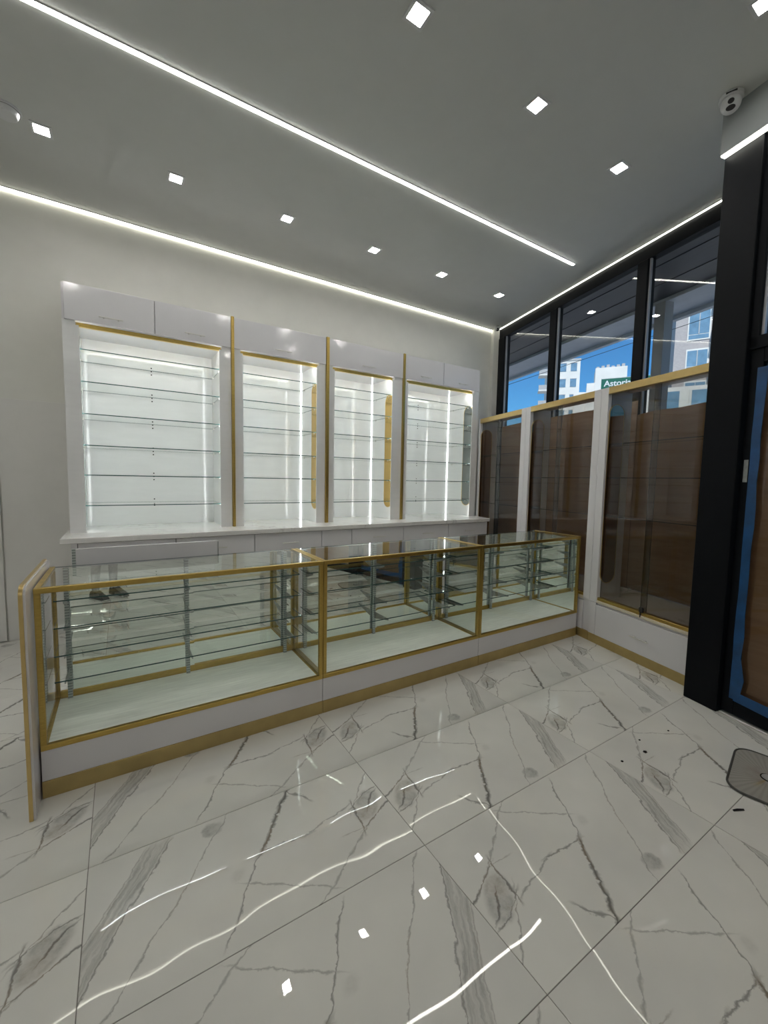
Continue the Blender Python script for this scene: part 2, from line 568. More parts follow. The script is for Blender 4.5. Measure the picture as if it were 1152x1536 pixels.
floor = thing('floor', 'polished white marble tile floor with grey veins', 'floor')
floor['kind'] = 'structure'
grout = MB().prism([(XL, YF), (wall_x(YF), YF), (wall_x(YB), YB), (XL, YB)], 2, -0.08, -0.0025).build('grout_bed', 'grout', floor)
TX0, TY0, TW, TH = -0.150, 0.685, 1.203, 0.604
tm = MB().box(-TW / 2 + .0013, TW / 2 - .0013, -TH / 2 + .0013, TH / 2 - .0013, -0.010, 0.0).build('tile', 'tile', floor, 0.0008)
first = True
for i in range(-6, 6):
    for j in range(-25, 8):
        x0, y0 = TX0 + i * TW, TY0 + j * TH
        cx, cy = x0 + TW / 2, y0 + TH / 2
        if x0 < XL - 0.4 or y0 + TH > YB + 0.55 or y0 < YF - 0.4: continue
        if cx > wall_x(cy) - 0.35: continue
        o = tm if first else tm.copy()
        if not first: C.objects.link(o)
        first = False
        o.location = (cx, cy, 0)
        flip = 0.0 if (i >= 1 or (i == 0 and j <= 0)) else math.pi
        if i > 2 and random.random() < 0.5: flip = math.pi
        o.rotation_euler = (random.uniform(-1, 1) * 0.0009, random.uniform(-1, 1) * 0.0006, flip)

wb = box('wall_back', 'wall', None, XL, wall_x(YB) + 0.02, YB, YB + 0.15, 0, H)
structure(wb, 'plain white back wall behind the lit display units', 'wall')
box('wall_panel', 'wallgloss', wb, -0.912, -0.30, YB - 0.012, YB, 0.0, 2.205, 0.002)
box('wall_panel', 'wallgloss', wb, -2.05, -1.80, YB - 0.012, YB, 0.0, 2.205, 0.002)
dr = thing('door_1', 'white flush door at far left of the back wall with gold pull', 'door', (-1.80, YB, 0))
dr['kind'] = 'structure'
box('door_leaf', 'wallgloss', dr, 0.008, 0.880, -0.030, -0.002, 0.012, 2.2, 0.002)
mbh = MB().tube([(0.845, -0.075, 0.80), (0.845, -0.075, 1.22)], 0.011, 10)
for zz in (0.85, 1.17): mbh.box(0.84, 0.85, -0.075, -0.030, zz - 0.008, zz + 0.008)
mbh.build('door_handle', 'gold', dr)

structure(box('wall_left', 'wall', None, XL - 0.15, XL, YF, YB, 0, H), 'plain white side wall far to the left', 'wall')
structure(box('wall_front', 'wall', None, XL, wall_x(YF), YF - 0.15, YF, 0, H), 'plain white wall behind the viewer', 'wall')
# corner pier between the back wall and the window
pier = MB().box(-2.90, -2.69, 0.60, 0.85, 0, H).build('wall_corner', 'wall')
structure(place_w(pier), 'narrow white corner pier beside the window', 'wall')

# ---------------- window 1 (three tall panes behind the window cabinets)
win = place_w(thing('window_1', 'black framed shopfront window of three tall panes above the smoked glass cabinets', 'window'))
win['kind'] = 'structure'
O0, O1 = 0.70, 0.80
box('frame_head', 'black', win, -2.69, 1.60, O0, O1, 3.84, H, 0.003)
box('frame_sill', 'black', win, -2.69, 1.60, O0, O1, 0.0, 0.12, 0.003)
mull = [(-2.69, -2.53), (-1.49, -1.37), (-0.175, -0.055), (1.26, 1.40)]
for k, (a, b) in enumerate(mull):
    mo = box('mullion', 'black', win, a, b, O0 - 0.01, O1, 0.12, 3.84, 0.003)
    box('gasket', 'gasket', mo, b - 0.001, b + 0.016, O0 + 0.015, O0 + 0.04, 0.12, 3.84)
for k in range(3):
    box('pane', ['winglass', 'edge'], win, mull[k][1] + 0.002, mull[k + 1][0] - 0.002, 0.745, 0.753, 0.12, 3.84, edge=(1, 1))

# ---------------- black post, bulkhead and shop door
post = box('door_post', 'black', None, 1.20, 1.425, -0.155, 0.90, 0, 3.735, 0.004)
place_w(post)
structure(post, 'thick black aluminium post between window cabinets and shop door', 'post')
bulk = MB().box(1.20, 17.2, -0.200, 0.9, 3.735, H).build('wall_bulkhead', 'bulk')
structure(place_w(bulk), 'bulkhead over the shop door, colour darkened to the shaded ceiling tone', 'bulkhead')
door = place_w(thing('door_2', 'black framed glass shop door masked with brown paper and blue tape', 'door'))
door['kind'] = 'structure'
DO0, DO1 = -0.115, -0.06
box('door_stile', 'black', door, 1.43, 1.505, DO0, DO1, 0.02, 2.42, 0.003)
box('door_stile', 'black', door, 2.36, 2.44, DO0, DO1, 0.02, 2.42, 0.003)
box('door_rail', 'black', door, 1.505, 2.36, DO0, DO1, 0.02, 0.125, 0.003)
box('door_rail', 'black', door, 1.505, 2.36, DO0, DO1, 2.33, 2.42, 0.003)
box('threshold', 'chrome', door, 1.43, 2.44, DO0 - 0.02, DO1 + 0.05, 0.0, 0.012, 0.002)
box('pane', ['doorglass', 'edge'], door, 1.505, 2.36, -0.088, -0.080, 0.125, 2.33, edge=(1, 1))
box('strike_plate', 'steel', door, 1.445, 1.470, DO0 - 0.003, DO0, 1.575, 1.72, 0.001)
fr2 = place_w(thing('window_2', 'black framed transom light above the papered shop door', 'window'))
fr2['kind'] = 'structure'
box('frame_jamb', 'black', fr2, 1.425, 1.475, -0.13, -0.03, 2.43, 3.735, 0.003)
box('gasket', 'gasket', fr2, 1.475, 1.492, -0.11, -0.09, 2.50, 3.65)
box('frame_jamb', 'black', fr2, 2.44, 2.56, -0.13, -0.03, 0.0, 3.735, 0.003)
box('transom_bar', 'black', fr2, 1.425, 2.44, -0.13, -0.03, 2.42, 2.50, 0.003)
box('frame_head', 'black', fr2, 1.475, 2.44, -0.13, -0.03, 3.63, 3.735, 0.003)
box('pane', ['winglass', 'edge'], fr2, 1.475, 2.44, -0.084, -0.076, 2.50, 3.63, edge=(1, 1))
win3 = place_w(thing('window_3', 'papered black framed shop window beyond the door', 'window'))
win3['kind'] = 'structure'
for a, b in ((2.56, 2.66), (4.0, 4.1), (5.4, 5.5)):
    box('mullion', 'black', win3, a, b, -0.13, -0.03, 0, 3.735, 0.003)
for a, b in ((2.66, 4.0), (4.1, 5.4)):
    box('frame_rail', 'black', win3, a, b, -0.13, -0.03, 0, 0.12, 0.003)
    box('frame_rail', 'black', win3, a, b, -0.13, -0.03, 3.63, 3.735, 0.003)
    box('pane', ['winglass', 'edge'], win3, a, b, -0.084, -0.076, 0.12, 3.63, edge=(1, 1))
    box('brown_paper', 'paper', win3, a + 0.01, b - 0.01, -0.0905, -0.090, 0.13, 2.6)
wr = MB().box(5.5, 17.2, -0.13, 0.1, 0, 3.735).build('wall_right', 'wall')
structure(place_w(wr), 'plain white wall right of the shopfront', 'wall')

dp = place_w(tag(MB().box(1.507, 2.358, -0.0790, -0.0782, 0.127, 2.328).build('brown_paper_sheet', 'paper'),
    'brown kraft paper sheet behind the shop door glass', 'paper'))
def tape(label, pts, off, thick=0.0012):
    mb = MB().prism(pts, 1, off - thick, off)
    return place_w(tag(mb.build('masking_tape', 'tapeblue'), label, 'tape'))
random.seed(3)
L = []; R = []
for k in range(16):
    z = 0.125 + k * 0.145
    L.append((1.476 + random.uniform(-0.003, 0.003), z))
    R.append((1.530 + random.uniform(-0.006, 0.006) + (0.022 if k == 1 else 0), z))
tape('blue masking tape strip running up the left edge of the papered shop door', L + R[::-1], -0.1165)
tape('blue masking tape strip along the bottom edge of the papered shop door', [(1.50, 0.115), (1.70, 0.105), (2.36, 0.11), (2.36, 0.175), (1.9, 0.165), (1.62, 0.175), (1.50, 0.18)], -0.1155)
random.seed(11)

# ================================================================ LIGHTS IN THE CEILING
def led_line(name, label, x0, x1, y0, y1, frame=None, mat='led', group='thin light lines in the ceiling'):
    t = thing(name, label, 'light', (0, 0, H), 0, group)
    if frame: t.location = (WX, WY, H); t.rotation_euler = (0, 0, WROT)
    box('housing', 'plastic', t, x0 - .004, x1 + .004, y0 - .004, y1 + .004, -0.006, -0.0005)
    box('diffuser', mat, t, x0, x1, y0, y1, -0.010, -0.0055)
    return t
led_line('ceiling_light_line', 'long thin white light line across the middle of the ceiling', -6.3, 4.357, 2.988, 3.016)
led_line('ceiling_light_line', 'thin white light line in the ceiling behind the viewer', -6.3, 2.9, -2.02, -1.984)
led_line('ceiling_light_line', 'thin white light line along the wall facing the display units', -6.3, -0.6, YF + 0.02, YF + 0.05)
led_line('ceiling_light_line', 'thin white light line at the far end of the room behind the viewer', -6.3, -0.4, -12.02, -11.984)
led_line('cove_light', 'left cove light strip where the back wall meets the ceiling', -6.45, 1.795, YB - 0.022, YB - 0.004, mat='cove', group='cove lights along the wall tops')
led_line('cove_light', 'right cove light strip above the lit display units', 1.805, 5.16, YB - 0.022, YB - 0.004, mat='cove', group='cove lights along the wall tops')
led_line('cove_light', 'cove light strip along the ceiling edge over the tall window', -2.68, 1.19, 0.683, 0.698, True, 'cove', 'cove lights along the wall tops')
tb = thing('cove_light', 'light strip on the ceiling edge over the shop door post', 'light', (WX, WY, 3.735), WROT, 'cove lights along the wall tops')
box('housing', 'plastic', tb, 1.20, 5.4, -0.199, -0.156, -0.005, -0.0005)
box('diffuser', 'cove', tb, 1.203, 5.4, -0.197, -0.159, -0.013, -0.005)

names_row = ['first', 'second', 'third', 'fourth', 'fifth', 'sixth']
def downlight(x, y, label, group='square ceiling downlights'):
    t = thing('ceiling_downlight', label, 'light', (x, y, H), 0, group)
    mb = MB()
    a, b = 0.062, 0.044
    for q in ((-a, a, -a, -b), (-a, a, b, a), (-a, -b, -b, b), (b, a, -b, b)):
        mb.box(*q, -0.006, 0.0)
    mb.build('trim_ring', 'plastic', t)
    box('diffuser', 'down', t, -b, b, -b, b, -0.0045, 0.0)
    return t
for k, x in enumerate((-0.417, 0.447, 1.393, 2.354, 3.293, 4.272)):
    downlight(x, 4.015, '%s square downlight from the left in the row near the display wall' % names_row[k])
for k, x in enumerate((1.387, 2.351, 3.334)):
    downlight(x, 1.946, '%s square downlight from the left in the front row by the dome camera' % names_row[k])
downlight(2.825, 0.933, 'square downlight at the top right corner by the shop door')
for x, lab in ((-2.4, 'nearer'), (-4.3, 'farther')):
    downlight(x, 4.015, '%s of the two downlights outside the frame at left by the display wall' % lab)
for x, lab in ((-0.5, 'nearest'), (-2.4, 'middle'), (-4.3, 'farthest')):
    downlight(x, 1.946, '%s of the three downlights left of the viewer' % lab)
for y, r in ((-0.2, 'nearest'), (-3.2, 'second'), (-5.4, 'third'), (-7.8, 'fourth'), (-10.2, 'fifth'), (-12.8, 'farthest')):  # the far rows are added to light the deep end of the room
    for x, q in ((-4.3, 'first'), (-2.0, 'second'), (0.3, 'third'), (1.9, 'fourth')):
        if x > 1 and y < -7: continue
        downlight(x - (0.8 if y < -7 else 0), y, '%s downlight from the left in the %s row behind the viewer' % (q, r))

# ---------------- ceiling devices
sm = thing('smoke_detector', 'round white smoke detector on ceiling at far left', 'detector', (-0.595, 3.93, H))
MB().cyl((0, 0), 0.085, -0.012, 0.0, 32).build('base', 'plastic', sm)
MB().cyl((0, 0), 0.062, -0.045, -0.012, 32, 0.076).build('cap', 'plastic', sm, 0.004)
MB().cyl((0, 0), 0.079, -0.016, -0.010, 32).build('vent_gap', 'grey', sm)

def dome_cam(name, label, loc, face, s=1.0):
    t = thing(name, label, 'camera', loc, face)
    MB().cyl((0, 0), 0.056 * s, -0.022 * s, 0, 28).build('base', 'plastic', t, 0.003)
    bm = bmesh.new()
    bmesh.ops.create_uvsphere(bm, u_segments=24, v_segments=14, radius=0.046 * s)
    for v in bm.verts: v.co.z -= 0.040 * s
    me = bpy.data.meshes.new('eyeball'); bm.to_mesh(me); bm.free()
    for p in me.polygons: p.use_smooth = True
    me.materials.append(M['plastic'])
    e = bpy.data.objects.new('eyeball', me); C.objects.link(e); e.parent = t
    # lens and infrared window, looking along local -y and down
    d = Vector((0, -0.80, -0.60)); side = Vector((1, 0, 0)); upv = Vector((0, -0.60, 0.80))
    for nm, q, r in (('lens', upv * 0.017, 0.0145), ('infrared_window', upv * -0.012, 0.0155)):
        c = Vector((0, 0, -0.040)) + d * 0.040 + q
        mb = MB(); o = len(mb.v); n = 18
        k = 1.0 if nm == 'lens' else 1.35
        for dd in (0.0, 0.0085):
            mb.v += [tuple((c + d * dd + side * (r * k * math.cos(2 * math.pi * i / n)) + upv * (r * .85 * math.sin(2 * math.pi * i / n))) * s) for i in range(n)]
        mb.face(list(range(n))); mb.face(list(range(2 * n - 1, n - 1, -1)))
        for i in range(n): mb.face([i, (i + 1) % n, n + (i + 1) % n, n + i])
        mb.build(nm, 'dark', e)
    MB().box(-0.024 * s, 0.024 * s, -0.0575 * s, -0.052 * s, -0.016 * s, -0.010 * s).build('seam', 'dark', t)
    return t
dome_cam('security_camera', 'white dome camera with two black lenses on ceiling at upper right', (3.315, 1.235, H), math.radians(-70), 1.15)
dome_cam('security_camera', 'small dome camera in the far corner where back wall and window meet', (5.10, 4.80, H), math.radians(-40), 0.9)
se = thing('motion_sensor', 'small round white sensor on back wall beside rightmost display unit', 'sensor', (4.56, YB, 2.86))
mbs = MB()
mbs.cyl((0, 0), 0.052, 0, 0.02, 24)
mbs.v = [(x, -z, y) for x, y, z in mbs.v]
mbs.build('base', 'plastic', se, 0.003)
mbs = MB().cyl((0, 0), 0.034, 0.02, 0.042, 24, 0.022)
mbs.v = [(x, -z, y) for x, y, z in mbs.v]
mbs.build('cover', 'grey', se)

# ================================================================ GLASS SHOWCASES
KICK, ZFB, ZFT = 0.083, 0.235, 1.0195
def showcase(x0, x1, label, mirror_side=False):
    t = thing('glass_showcase', label, 'showcase', (x0, YC, 0), 0, 'gold framed glass showcases in a row')
    Wd = x1 - x0; D = 0.545; g = 0.026
    e = 0.0015
    box('plinth', 'white', t, e, Wd - e, 0.004, D, KICK, ZFB, 0.0015)
    box('kick_plate', 'goldkick', t, e, Wd - e, 0.0, D - 0.03, 0.0, KICK, 0.001)
    box('deck', 'deck', t, g, Wd - g, g, D - 0.03, ZFB, ZFB + 0.012)
    # gold frame, one bar each
    box('frame_rail', 'gold', t, e, Wd - e, 0, g, ZFB, ZFB + g, 0.002)
    box('frame_rail', 'gold', t, e, Wd - e, 0, g, ZFT - g, ZFT, 0.002)
    for xa, xb in ((e, g), (Wd - g, Wd - e)):
        box('frame_post', 'gold', t, xa, xb, 0, g, ZFB + g, ZFT - g, 0.002)
        box('frame_post', 'gold', t, xa, xb, D - g, D, ZFB + 0.002, ZFT - g, 0.002)
        box('side_rail', 'gold', t, xa, xb, g, D - 0.002, ZFT - g + 0.006, ZFT, 0.002)
        box('side_rail', 'gold', t, xa, xb, g, D - g, ZFB, ZFB + 0.018, 0.002)
    box('back_rail', 'gold', t, g, Wd - g, D - g, D, ZFB, ZFB + 0.05, 0.002)
    # glass
    G = ['glass', 'edge']
    box('front_glass', G, t, g, Wd - g, 0.010, 0.016, ZFB + g, ZFT - g, edge=(1, 1))
    box('top_glass', G, t, g, Wd - g, g, D - 0.004, ZFT - 0.008, ZFT - 0.002, edge=(2, 1))
    box('side_glass', G, t, 0.010, 0.016, g, D - g, ZFB + 0.018, ZFT - g, edge=(0, 1))
    box('side_mirror' if mirror_side else 'side_glass', ['mirror', 'edgedark'] if mirror_side else G, t, Wd - 0.016, Wd - 0.010, g, D - g, ZFB + 0.018, ZFT - g, edge=(0, 1))
    mid = Wd * 0.5
    box('mirror_door', ['mirror', 'edgedark'], t, g + 0.035, mid + 0.02, D - 0.022, D - 0.016, ZFB + 0.05, ZFT - 0.010, edge=(1, 1))
    box('mirror_door', ['mirror', 'edgedark'], t, mid - 0.02, Wd - g, D - 0.012, D - 0.006, ZFB + 0.05, ZFT - 0.010, edge=(1, 1))
    # slotted standards with brackets, shelves
    lv = [(0.445, 0.215), (0.575, 0.19), (0.720, 0.165), (0.862, 0.14)]
    yb = D - 0.05
    for xs in (0.075, Wd * 0.485, Wd - 0.085):
        st = box('shelf_standard', 'slot', t, xs - 0.011, xs + 0.011, yb, yb + 0.018, ZFB + 0.012, ZFT - 0.012)
        for z, d in lv:
            pts = [(yb, z - 0.062), (yb, z - 0.005), (yb - d, z - 0.005), (yb - d, z - 0.017)]
            MB().prism(pts, 0, xs - 0.0022, xs + 0.0022).build('bracket', 'steel', st)
    for z, d in lv:
        MB().box(g + 0.006, Wd - g - 0.006, yb - d - 0.012, yb - 0.002, z, z + 0.007, 0, (2, 1)).clear_back(yb - 0.002).build('glass_shelf', ['shelf', 'edge'], t)
    return t
xs = [-0.357, 1.087, 2.504, 3.882]
showcase(xs[0], xs[1], 'leftmost gold framed glass showcase beside the gold edged end panel')
showcase(xs[1], xs[2], 'middle gold framed glass showcase of the row of three')
showcase(xs[2], xs[3], 'rightmost gold framed glass showcase next to the window cabinets', True)

ep = thing('end_panel', 'white end panel with rounded gold edging at left end of showcases', 'panel', (-0.385, 2.29, 0))
def rounded(z0, z1, y0, y1, r):
    pts = [(y1, z0), (y1, z1)]
    for i in range(7):
        a = math.pi / 2 + i * math.pi / 12
        pts.append((y0 + r + r * math.cos(a), z1 - r + r * math.sin(a)))
    pts.append((y0, z0))
    return pts
MB().prism(rounded(0.0, 1.058, 0.006, 0.70, 0.044), 0, 0.001, 0.0235).build('board', 'white', ep)
outer = rounded(0.0, 1.064, 0.0, 0.70, 0.05); inner = rounded(0.0, 1.058, 0.006, 0.70, 0.044)
mb = MB()
n = len(outer)
for xx in (-0.0005, 0.0145):
    mb.v += [(xx, p[0], p[1]) for p in outer] + [(xx, p[0], p[1]) for p in inner]
for i in range(1, n - 1):
    a, b = i, i + 1
    mb.face([a, b, 2 * n + b, 2 * n + a]); mb.face([n + a, 3 * n + a, 3 * n + b, n + b])
    mb.face([a, n + a, n + b, b]); mb.face([2 * n + a, 2 * n + b, 3 * n + b, 3 * n + a])
mb.build('gold_edging', 'goldpale', ep)

wp = thing('upright_panel', 'white board standing upright behind the leftmost showcase', 'panel', (-0.255, 3.06, 0))
box('board', 'white', wp, 0.012, 0.815, 0.0, 0.018, 0.0, 1.10, 0.0015)
box('slotted_edge', 'slot', wp, -0.006, 0.012, 0.001, 0.017, 0.0, 1.10)
box('end_cap', 'steel', wp, 0.815, 0.822, 0.001, 0.017, 0.2, 1.095)

# ================================================================ BACK WALL: base cabinets, worktop, lit display units
ZC0, ZC1 = 0.996, 1.040
YBC = 4.080
def front_x(y):     # x of the window cabinets' front plane at a given y
    return WX + (WY - y) / -TD[1] * -TD[0] * -1.0
ct = tag(MB().prism([(-0.419, 4.050), (front_x(4.050) - 0.004, 4.050), (front_x(YB) - 0.004, YB - 0.002), (-0.419, YB - 0.002)], 2, ZC0, ZC1).build('worktop', 'counter', None, 0.004),
    'long white marble worktop under the lit display units', 'worktop')
dl = [(-0.308, 0.397, 'leftmost white drawer base cabinet below the marble worktop', True),
      (0.401, 1.088, 'second white drawer base cabinet from the left below the marble worktop', True),
      (1.092, 1.800, 'third white drawer base cabinet from the left below the marble worktop', True),
      (1.804, 2.162, 'narrow white base cabinet without a handle below the marble worktop', False),
      (2.165, 2.865, 'white drawer base cabinet right of the narrow one below the worktop', True),
      (2.869, 3.578, 'white drawer base cabinet second from the right below the worktop', True),
      (3.581, 4.283, 'rightmost white drawer base cabinet next to the smoked glass cabinet', True)]
for a, b, lab, hd in dl:
    t = thing('base_cabinet', lab, 'cabinet', (a, YBC, 0), 0, 'base cabinets along the back wall')
    Wd = b - a
    box('body', 'white', t, 0.0, Wd, 0.02, 0.86, 0.09, ZC0 - 0.002)
    box('kick_plate', 'goldkick', t, 0.0, Wd, 0.015, 0.5, 0.0, 0.09)
    d1 = box('drawer', 'white', t, 0.002, Wd - 0.002, 0.0, 0.019, 0.820, ZC0 - 0.006, 0.0015)
    if hd: bar_handle(d1, Wd / 2 - 0.085, Wd / 2 + 0.085, 0.0, 0.888)
    d2 = box('door', 'white', t, 0.002, Wd - 0.002, 0.0, 0.019, 0.095, 0.814, 0.0015)
    if hd: bar_handle(d2, Wd / 2 - 0.085, Wd / 2 + 0.085, 0.0, 0.735)
lp = tag(box('side_panel', 'white', None, -0.350, -0.311, YBC + 0.004, YB - 0.002, 0.0, ZC0 - 0.001, 0.0015), 'white side panel closing the left end of the base cabinets', 'panel')

ZU0, ZU1 = 2.822, 3.117
def display_unit(x0, x1, op0, op1, doors, label, hole=None):
    t = thing('display_unit', label, 'display unit', (x0, YD, ZC1), 0, 'lit display units with glass shelves')
    X = lambda v: v - x0
    Z = lambda v: v - ZC1
    dep = YB - 0.003 - YD
    box('back_panel', 'niche', t, X(op0), X(op1), dep - 0.03, dep, 0.0, Z(ZU1) - 0.01)
    box('side_panel', 'niche', t, 0.0, X(op0), 0.012, dep, 0.0, Z(ZU0))
    sp = box('side_panel', 'niche', t, X(op1), X(x1), 0.012, dep, 0.0, Z(ZU0))
    if hole: inset(sp, X(op1), -1, 0.112, Z(1.195), Z(2.62), 0.088, hole)
    # upper cupboard
    box('cupboard', 'white', t, 0.0, X(x1), 0.020, dep - 0.031, Z(ZU0) + 0.001, Z(ZU1) - 0.004)
    for a, b in doors:
        d = box('cupboard_door', 'white', t, X(a), X(b), 0.0, 0.018, Z(ZU0), Z(ZU1), 0.0015)
        c = (X(a) + X(b)) / 2
        bar_handle(d, c - 0.088, c + 0.088, 0.0, Z(2.878))
    # gold light bar under the cupboard, its light turned inwards
    gb = box('light_bar', 'gold', t, X(op0) + .001, X(op1) - .001, 0.055, 0.085, Z(ZU0) - 0.032, Z(ZU0), 0.001)
    box('light_strip', 'nled', gb, X(op0) + .01, X(op1) - .01, 0.0855, 0.100, Z(ZU0) - 0.024, Z(ZU0) - 0.015)
    if x0 > 0:
        box('light_strip', 'nledv', t, X(op1) - 0.009, X(op1) - 0.001, dep - 0.038, dep - 0.031, 0.004, Z(ZU0) - 0.002)
    # added strips, unseen behind a lip on both front corners, even the niche light
    for xx, sg_ in ((X(op0), 1), (X(op1), -1)):
        a_, b_ = sorted((xx, xx + sg_ * 0.024))
        lip = box('added_lip', 'niche', t, a_, b_, 0.012, 0.020, 0.0, Z(ZU0) - 0.034)
        a_, b_ = sorted((xx + sg_ * 0.001, xx + sg_ * 0.005))
        box('light_strip', 'nled', lip, a_, b_, 0.021, 0.034, 0.004, Z(ZU0) - 0.04)
    for z in (2.600, 2.333, 2.062, 1.793, 1.535, 1.268):
        sh = box('glass_shelf', ['shelf', 'edge'], t, X(op0) + 0.003, X(op1) - 0.003, 0.045, dep - 0.05, Z(z), Z(z) + 0.008, edge=(2, 1))
        for xx in (X(op0), X(op1)):
            for yy in (0.12, dep - 0.14):
                s = 1 if xx < X(x1) / 2 else -1
                MB().box(xx, xx + s * 0.014, yy - 0.006, yy + 0.006, Z(z) - 0.010, Z(z)).build('shelf_peg', 'chrome', sh)
        if X(op1) - X(op0) > 0.95:
            mid = (X(op0) + X(op1)) / 2
            mb = MB()
            for q in (-0.033, 0.0, 0.033): mb.box(mid - 0.0055, mid + 0.0055, dep - 0.0335, dep - 0.0295, Z(z) - 0.005 + q, Z(z) + 0.006 + q)
            mb.build('peg_holes', 'dark', t)
    return t
display_unit(-0.380, 0.954, -0.291, 0.868, [(-0.363, 0.290), (0.296, 0.954)], 'leftmost lit display unit, two cupboard doors above wide glass shelves')
display_unit(0.985, 1.979, 1.046, 1.897, [(0.985, 1.979)], 'second lit display unit from the left with one cupboard door', 'goldmirror')
display_unit(2.017, 3.031, 2.066, 2.908, [(2.017, 3.031)], 'third lit display unit from the left with one cupboard door', 'goldmirror')
display_unit(3.063, 4.358, 3.096, 4.270, [(3.063, 3.691), (3.697, 4.354)], 'rightmost lit display unit with two cupboard doors, by the window corner', 'greymirror')
for k, (a, b) in enumerate(((0.954, 0.985), (1.979, 2.017), (3.031, 3.063))):
    tag(box('trim_strip', 'gold', None, a + 0.002, b - 0.002, YD - 0.012, YB - 0.004, ZC1, ZU1 + 0.006, 0.001),
        'upright gold trim strip between %s display units' % ('first and second', 'second and third', 'third and fourth')[k], 'trim', 'gold trim strips between display units')

# ================================================================ WINDOW CABINETS
WT = 2.44
def window_cabinet(t0, t1, p0, p1, label, hole=True):
    t = place_w(thing('window_cabinet', label, 'cabinet', group='smoked glass cabinets below the window'))
    e = 0.0015
    box('base', 'white', t, t0 + e, t1 - e, 0.020, 0.66, KICK, 0.40)
    box('kick_plate', 'goldkick', t, t0 + e, t1 - e, 0.0, 0.60, 0.0, KICK, 0.001)
    a, b = t0 + p0, t1 - p1
    d = box('drawer', 'white', t, a - 0.10 + e if p0 > 0.1 else a, b, 0.0, 0.019, KICK + 0.002, 0.380, 0.0015)
    m = (a + b) / 2
    bar_handle(d, m - 0.09, m + 0.09, 0.0, 0.225)
    if p0 > 0.05:
        box('filler_board', 'white', t, t0 + e, a - 0.004 if p0 <= 0.1 else a - 0.104, 0.0, 0.019, KICK + 0.002, 0.398, 0.001)
    box('ledge', 'cream', t, a, b, 0.0, 0.66, 0.400, 0.424, 0.002)
    box('sill_board', 'counter', t, t0 + e, t1 - e, 0.09, 0.675, 0.424, 0.432)
    # pilaster sides, the deep one pierced by a stadium hole
    sp = box('side_panel', 'white', t, t0 + e, a, 0.0, 0.29, 0.402, WT)
    inset(sp, a, 1, 0.112, 0.59, 2.29, 0.085, 'bronzemirror')
    if p1 > 0.0:
        sp = box('side_panel', 'white', t, b, t1 - e, 0.0, 0.29, 0.402, WT)
        inset(sp, b, -1, 0.112, 0.59, 2.29, 0.085, 'bronzemirror')
    # gold tracks
    box('bottom_track', 'gold', t, a, b, 0.008, 0.062, 0.424, 0.452, 0.002)
    box('top_track', 'goldpale', t, a, b, 0.0, 0.062, WT - 0.062, WT, 0.002)
    box('top_board', 'white', t, a, b, 0.064, 0.29, WT - 0.030, WT - 0.012)
    # two sliding doors of smoked glass
    mid = a + (b - a) * 0.48
    box('sliding_door', ['smoke', 'edgedark'], t, a + 0.002, mid + 0.02, 0.040, 0.046, 0.452, WT - 0.062, edge=(1, 1))
    box('sliding_door', ['smoke', 'edgedark'], t, mid - 0.02, b - 0.002, 0.020, 0.026, 0.452, WT - 0.062, edge=(1, 1))
    lk = MB().box(mid - 0.018, mid + 0.018, 0.000, 0.019, 0.452, 0.492).build('lock', 'dark', t, 0.002)
    MB().box(mid - 0.004, mid + 0.004, -0.004, 0.005, 0.41, 0.455).build('key', 'dark', lk)
    for z in (1.235, 1.600, 1.915):
        box('glass_shelf', ['shelf', 'edgedark'], t, a + 0.003, b - 0.003, 0.070, 0.285, z, z + 0.007, edge=(2, 1))
    return t
window_cabinet(-2.05, -0.985, 0.03, 0.085, 'smoked glass window cabinet farthest back, beside the lit display units')
window_cabinet(-0.985, 0.133, 0.085, 0.083, 'middle smoked glass window cabinet behind the rightmost showcase')
window_cabinet(0.133, 1.195, 0.083, 0.0, 'nearest smoked glass window cabinet beside the black door post')

# brown paper masking the window behind the cabinets
def sheet(a, b, tops, off, label):
    n = len(tops)
    pts = [(a, 0.433), (b, 0.433)] + [(b - (b - a) * i / (n - 1), tops[n - 1 - i]) for i in range(n)]
    return place_w(tag(MB().prism(pts, 1, off, off + 0.0008).build('brown_paper_sheet', 'paper'), label, 'paper', 'brown paper sheets on the window'))
sheet(-2.50, -1.15, [2.42, 2.43, 2.42, 2.42], 0.690, 'brown paper sheet behind the farthest window cabinet')
sheet(-1.17, -0.06, [2.42, 2.41, 2.42], 0.686, 'brown paper sheet behind the middle window cabinet')
sheet(-0.08, 0.62, [2.27, 2.29, 2.28, 2.29], 0.690, 'brown paper sheet behind left half of the nearest window cabinet')
sheet(0.60, 1.24, [2.285, 2.30, 2.31, 2.315], 0.686, 'brown paper sheet behind right half of the nearest window cabinet')
for k, (ta, z, lab) in enumerate(((0.93, 2.24, 'white tape patch on brown paper near top of the nearest window'), (0.98, 1.93, 'white tape patch upper right on the brown paper'),
                              (0.95, 1.03, 'white tape patch halfway down on the brown paper'), (0.96, 0.78, 'lowest white tape patch on the brown paper'))):
    place_w(tag(MB().box(ta, ta + 0.075, 0.6835, 0.6845, z, z + 0.085).build('tape_patch', 'tapewhite'), lab, 'tape', 'white tape patches on the brown paper'))

